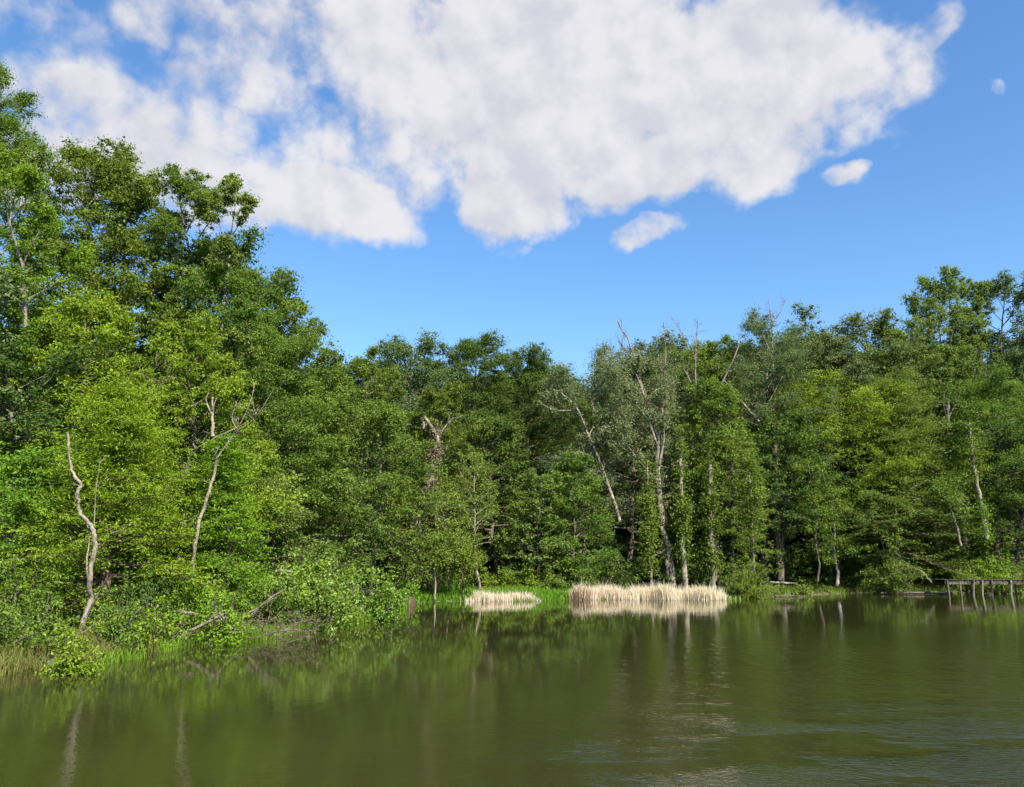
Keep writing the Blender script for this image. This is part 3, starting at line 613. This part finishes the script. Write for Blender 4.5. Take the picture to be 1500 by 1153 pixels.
# loose brush twigs
r = np.random.default_rng(60); w = Wood()
for k in range(150):
    q = at(r.uniform(255, 470), r.uniform(880, 922), 1); D = r.uniform(23.5, 28)
    x = q[0] * D; b = np.array([x, D, max(0, gz1(x, D)) + r.uniform(.0, .5)])
    P, _ = bend(b, np.array([r.normal(), r.normal() * .6, r.uniform(-.1, .7)]), r.uniform(.4, 1.3), 4, r, 0, .2)
    w.tube(P, np.linspace(r.uniform(.008, .018), .005, 5), 4)
tag(link('brush', w.mesh(), BM['brush']), 'loose grey brushwood heaped along the water at the wooded point', kind='stuff')
w = Wood()
for k in range(150):
    D = r.uniform(52.5, 56); x = at(r.uniform(585, 650), 860, D)[0]; b = np.array([x, D, r.uniform(.2, 4.2)])
    P, _ = bend(b, np.array([r.normal() * .5, r.normal() * .4, r.uniform(-1, .6)]), r.uniform(.6, 2.0), 4, r, 0, .2)
    w.tube(P, np.linspace(r.uniform(.012, .03), .006, 5), 4)
tag(link('brush', w.mesh(), BM['brush']), 'hanging tangle of dead vines and twigs below the snag', kind='stuff')
# ------------------------------------------------------------------ dock and floats
def box(V, F, c, s, rot=0.0, tilt=0.0):
    b = len(V)
    for dx in (-.5, .5):
        for dy in (-.5, .5):
            for dz in (-.5, .5):
                x, y, z = dx * s[0], dy * s[1], dz * s[2]; x += z * tilt
                V.append((c[0] + x * math.cos(rot) - y * math.sin(rot), c[1] + x * math.sin(rot) + y * math.cos(rot), c[2] + z))
    F += [(b, b + 1, b + 3, b + 2), (b + 4, b + 6, b + 7, b + 5), (b, b + 4, b + 5, b + 1), (b + 2, b + 3, b + 7, b + 6), (b, b + 2, b + 6, b + 4), (b + 1, b + 5, b + 7, b + 3)]
wm = bark_mat('weathered_wood', (.035, .032, .024), (.085, .075, .055), (.17, .15, .115), 3, 1)
DD = 63.0; xa, xb = at(1384, 850, DD)[0], at(1530, 850, DD)[0]; zt = at(1400, 849, DD)[2]
dk = empty('dock', (xa, DD, 0), 'weathered wooden dock on posts reaching in from the right', 'dock')
def dpart(name, boxes, mt):
    V, F = [], []
    for b in boxes: box(V, F, *b)
    V = np.array(V) - [xa, DD, 0]
    return link(name, mesh_from(name, V, F, 4), mt, dk)
L = xb - xa
dpart('deck', [((xa + .09 + i * .19, DD + .9, zt - .02 + .008 * math.sin(i * 7.1)), (.17, 1.9 + .06 * math.sin(i * 3.3), .04)) for i in range(int(L / .19))], wm)
dpart('beam', [((xa + L / 2, DD + y, zt - .20), (L, .06, .32)) for y in (.05, 1.75)], wm)
for px, y, wdt, tl, mt in [(1388, .05, .16, .03, 'bark'), (1406, .1, .16, .02, 'bark'), (1425, 0, .17, -.12, 'dead'), (1438, -.02, .15, -.1, 'dead'), (1452, -.02, .15, -.08, 'bark'), (1467, 1.7, .14, 0, 'bark'), (1480, -.02, .16, -.1, 'dead'), (1487, 1.7, .14, 0, 'bark'), (1510, 0, .14, 0, 'dead'), (1415, 1.75, .14, 0, 'bark')]:  # paler wood paints the sunlit posts, darker wood the ones in shade
    x = at(px, 860, DD + y)[0]
    wd_ = Wood(); z = np.linspace(-.7, zt - .05, 5)
    wd_.tube(np.stack([x - tl * (z - .5), np.full(5, DD + y - .06), z], 1) - [xa, DD, 0], np.full(5, wdt / 2), 9)
    link('post', wd_.mesh(), BM[mt], dk)
def barrel(c, r0, h, col_, name, label, cat):
    m, nt, N = mat(name + '_paint'); p = nt.nodes.new('ShaderNodeBsdfPrincipled'); nz = nt.nodes.new('ShaderNodeTexNoise'); nz.inputs['Scale'].default_value = 6
    nt.links.new(ramp(nt, nz.outputs[0], [(.3, tuple(v * .7 for v in col_)), (.7, col_)]), p.inputs['Base Color']); p.inputs['Roughness'].default_value = .55
    o = nt.nodes.new('ShaderNodeOutputMaterial'); nt.links.new(p.outputs[0], o.inputs[0])
    w = Wood(); zz = np.array([0, .001, .03, .33, .36, .39, .64, .67, .97, 1.0, 1.0]) * h; k = np.array([.02, .96, 1, 1, 1.04, 1, 1, 1.04, 1, .96, .02]) * r0
    w.tube(np.stack([0 * zz, 0 * zz, zz + np.arange(11) * 1e-4], 1), k, 18)
    ob = link(name, w.mesh(), m); ob.location = c
    return tag(ob, label, cat)
q = at(1460, 866, DD + .9)
barrel((q[0], DD + 2.6, gz1(q[0], DD + 2.6) + .02), .3, .85, (.10, .26, .22), 'barrel', 'dull teal barrel standing behind the dock posts', 'barrel')
def float_(px, py, s, label):
    c = onz(px, py); w = Wood(); a = np.linspace(0, math.pi, 9)
    w.tube(np.stack([-np.cos(a) * s * 1.3, 0 * a, 0 * a], 1), np.sin(a) * s + .002, 12)
    m, nt, N = mat('white_float'); p = nt.nodes.new('ShaderNodeBsdfPrincipled'); nz = nt.nodes.new('ShaderNodeTexNoise'); nz.inputs['Scale'].default_value = 9
    nt.links.new(ramp(nt, nz.outputs[0], [(.3, (.6, .6, .55)), (.7, (.8, .8, .76))]), p.inputs['Base Color']); o = nt.nodes.new('ShaderNodeOutputMaterial'); nt.links.new(p.outputs[0], o.inputs[0])
    ob = link('float', w.mesh(), m); ob.location = (c[0], c[1], .04); tag(ob, label, 'float')
float_(612, 882, .085, 'small white float on the water by the cove corner')
float_(1450, 871, .10, 'small white float on the water under the dock')
# ------------------------------------------------------------------ light and sky
SUN_AZ, SUN_EL = R_(146), R_(46)
sd = Vector((math.sin(SUN_AZ) * math.cos(SUN_EL), math.cos(SUN_AZ) * math.cos(SUN_EL), math.sin(SUN_EL)))
sl = bpy.data.lights.new('sun', 'SUN'); sl.energy = 5.0; sl.angle = R_(.5); sl.color = (1, .95, .86)
so = bpy.data.objects.new('sun', sl); col.objects.link(so); so.rotation_euler = sd.to_track_quat('Z', 'Y').to_euler()
EXPO = 1.32
w = bpy.data.worlds.new('World'); sc.world = w; w.use_nodes = True; nt = w.node_tree; nt.nodes.clear()
sky = nt.nodes.new('ShaderNodeTexSky'); sky.sky_type = 'NISHITA'; sky.sun_disc = False; sky.sun_elevation = SUN_EL; sky.sun_rotation = SUN_AZ
sky.air_density = 1.0; sky.dust_density = .3; sky.ozone_density = 3.0
STR = .097
tc = nt.nodes.new('ShaderNodeTexCoord'); dirv = tc.outputs['Generated']
sp = nt.nodes.new('ShaderNodeSeparateXYZ'); nt.links.new(dirv, sp.inputs[0])
az = M('MULTIPLY', M('ARCTAN2', sp.outputs[0], sp.outputs[1]), 180 / math.pi); el = M('MULTIPLY', M('ARCSINE', sp.outputs[2]), 180 / math.pi)
def sky_noise(scale, detail, rough=.55, dist=0.0, vec=None, col_=False):
    n = nt.nodes.new('ShaderNodeTexNoise'); n.inputs['Scale'].default_value = scale; n.inputs['Detail'].default_value = detail; n.inputs['Roughness'].default_value = rough; n.inputs['Distortion'].default_value = dist
    nt.links.new(vec or dirv, n.inputs['Vector']); return n.outputs['Color' if col_ else 'Fac']
cv = nt.nodes.new('ShaderNodeCombineXYZ'); nt.links.new(az, cv.inputs[0]); nt.links.new(el, cv.inputs[1])
wp = nt.nodes.new('ShaderNodeVectorMath'); wp.operation = 'MULTIPLY_ADD'; nt.links.new(sky_noise(9, 4, .6, 0, None, True), wp.inputs[0]); wp.inputs[1].default_value = (5.5, 4.5, 0)
sh_ = nt.nodes.new('ShaderNodeVectorMath'); sh_.operation = 'SUBTRACT'; nt.links.new(cv.outputs[0], sh_.inputs[0]); sh_.inputs[1].default_value = (2.75, 2.25, 0); nt.links.new(sh_.outputs[0], wp.inputs[2])
def azel(px, py):
    d = ray(px, py); d = d / np.linalg.norm(d); return math.degrees(math.atan2(d[0], d[1])), math.degrees(math.asin(d[2]))
BL = [(800, 120, 360, 235, 0, 1.3), (1080, 110, 280, 195, 0, 1.25), (620, 80, 220, 150, 0, 1.05), (1270, 110, 150, 120, 20, .75), (1350, 55, 80, 55, 25, .65), (748, 296, 112, 84, 0, 1.15),
      (930, 230, 220, 95, 0, 1.1), (1120, 215, 150, 100, 10, 1.05), (180, 190, 240, 120, -8, .80), (350, 160, 200, 150, 0, .72), (100, 55, 170, 100, 0, .60), (490, 290, 170, 90, -8, 1.05),
      (420, 60, 170, 120, 0, .68), (310, 260, 200, 95, 0, .84), (1243, 262, 48, 32, 0, .6), (945, 335, 80, 34, 18, .72), (375, 365, 85, 24, 0, .42), (1465, 140, 24, 20, 0, .27), (1300, 170, 80, 50, -40, .5),
      (560, 210, 150, 150, 0, .8), (40, 250, 140, 110, 0, .8), (745, 375, 45, 16, 0, .28), (260, 20, 140, 70, 0, .55), (900, -150, 500, 180, 0, .9), (200, -200, 350, 120, 0, .7), (1190, 60, 110, 80, 0, .8)]
acc = None
for cx, cy, rx, ry, rot, wgt in BL:
    a0, e0 = azel(cx, cy); a1, _ = azel(cx + rx, cy); _, e1 = azel(cx, cy - ry); 
    mp = nt.nodes.new('ShaderNodeMapping'); mp.vector_type = 'TEXTURE'; mp.inputs['Location'].default_value = (a0, e0, 0); mp.inputs['Rotation'].default_value = (0, 0, R_(rot)); mp.inputs['Scale'].default_value = (abs(a1 - a0), abs(e1 - e0), 1)
    nt.links.new(wp.outputs[0], mp.inputs[0])
    g = nt.nodes.new('ShaderNodeTexGradient'); g.gradient_type = 'SPHERICAL'; nt.links.new(mp.outputs[0], g.inputs[0])
    v = M('MULTIPLY', M('MINIMUM', M('MULTIPLY', g.outputs[1], 2.2), 1.0), wgt)
    acc = v if acc is None else M('MAXIMUM', acc, v)
def off(v):
    n = nt.nodes.new('ShaderNodeVectorMath'); n.operation = 'ADD'; nt.links.new(dirv, n.inputs[0]); n.inputs[1].default_value = v; return n.outputs[0]
def billow(vec):                        # heaped cells with finer frayed detail
    r = None
    for sc0, k in ((15, .72),):
        vn = nt.nodes.new('ShaderNodeTexVoronoi'); vn.feature = 'F1'; vn.inputs['Scale'].default_value = sc0
        nd = nt.nodes.new('ShaderNodeVectorMath'); nd.operation = 'MULTIPLY_ADD'; nt.links.new(sky_noise(sc0 * 1.5, 2, .6, 0, vec, True), nd.inputs[0]); nd.inputs[1].default_value = (.9 / sc0,) * 3; nt.links.new(vec, nd.inputs[2])
        nt.links.new(nd.outputs[0], vn.inputs['Vector'])
        v = M('MULTIPLY', M('SUBTRACT', .44, vn.outputs['Distance']), k); r = v if r is None else M('ADD', r, v)
    return M('ADD', r, M('MULTIPLY', M('SUBTRACT', sky_noise(24, 6, .6, 0, vec), .5), 1.1))
tx0 = billow(dirv); tx1 = billow(off((.010, -.004, .020)))
den = M('ADD', M('SUBTRACT', acc, .06), M('MULTIPLY', tx0, sstep(acc, 0.0, .25)))
alpha = M('MULTIPLY', sstep(den, .13, .86), .97)
# relief of the heaped cells: sides turned to the sun white, hollows and thick cores a soft lilac grey
core = sstep(M('ADD', M('ADD', M('MULTIPLY', M('SUBTRACT', tx0, tx1), .75), M('MULTIPLY', M('SUBTRACT', tx0, .0), .15)), M('MULTIPLY', M('SUBTRACT', sky_noise(6, 4, .5), .5), 1.3)), -.42, .42)
mx = nt.nodes.new('ShaderNodeMix'); mx.data_type = 'RGBA'; nt.links.new(core, mx.inputs[0])
ck = 1 / (STR * 2 ** EXPO)
mx.inputs[6].default_value = (.66 * ck, .67 * ck, .74 * ck, 1); mx.inputs[7].default_value = (.85 * ck, .84 * ck, .87 * ck, 1)
hs = nt.nodes.new('ShaderNodeHueSaturation'); hs.inputs['Saturation'].default_value = 1.18; nt.links.new(sky.outputs[0], hs.inputs['Color'])
m2 = nt.nodes.new('ShaderNodeMix'); m2.data_type = 'RGBA'; nt.links.new(alpha, m2.inputs[0]); nt.links.new(hs.outputs[0], m2.inputs[6]); nt.links.new(mx.outputs[2], m2.inputs[7])
bg = nt.nodes.new('ShaderNodeBackground'); nt.links.new(m2.outputs[2], bg.inputs[0]); bg.inputs[1].default_value = STR
wo = nt.nodes.new('ShaderNodeOutputWorld'); nt.links.new(bg.outputs[0], wo.inputs[0])
# ------------------------------------------------------------------ render settings
sc.render.engine = 'CYCLES'
cy = sc.cycles; cy.max_bounces = 4; cy.diffuse_bounces = 2; cy.glossy_bounces = 2; cy.transmission_bounces = 3; cy.caustics_reflective = False; cy.caustics_refractive = False
cy.sample_clamp_indirect = 4
cy.use_denoising = True
try: cy.denoiser = 'OPENIMAGEDENOISE'
except Exception: pass
sc.view_settings.view_transform = 'Standard'; sc.view_settings.look = 'None'; sc.view_settings.exposure = EXPO; sc.view_settings.gamma = 1
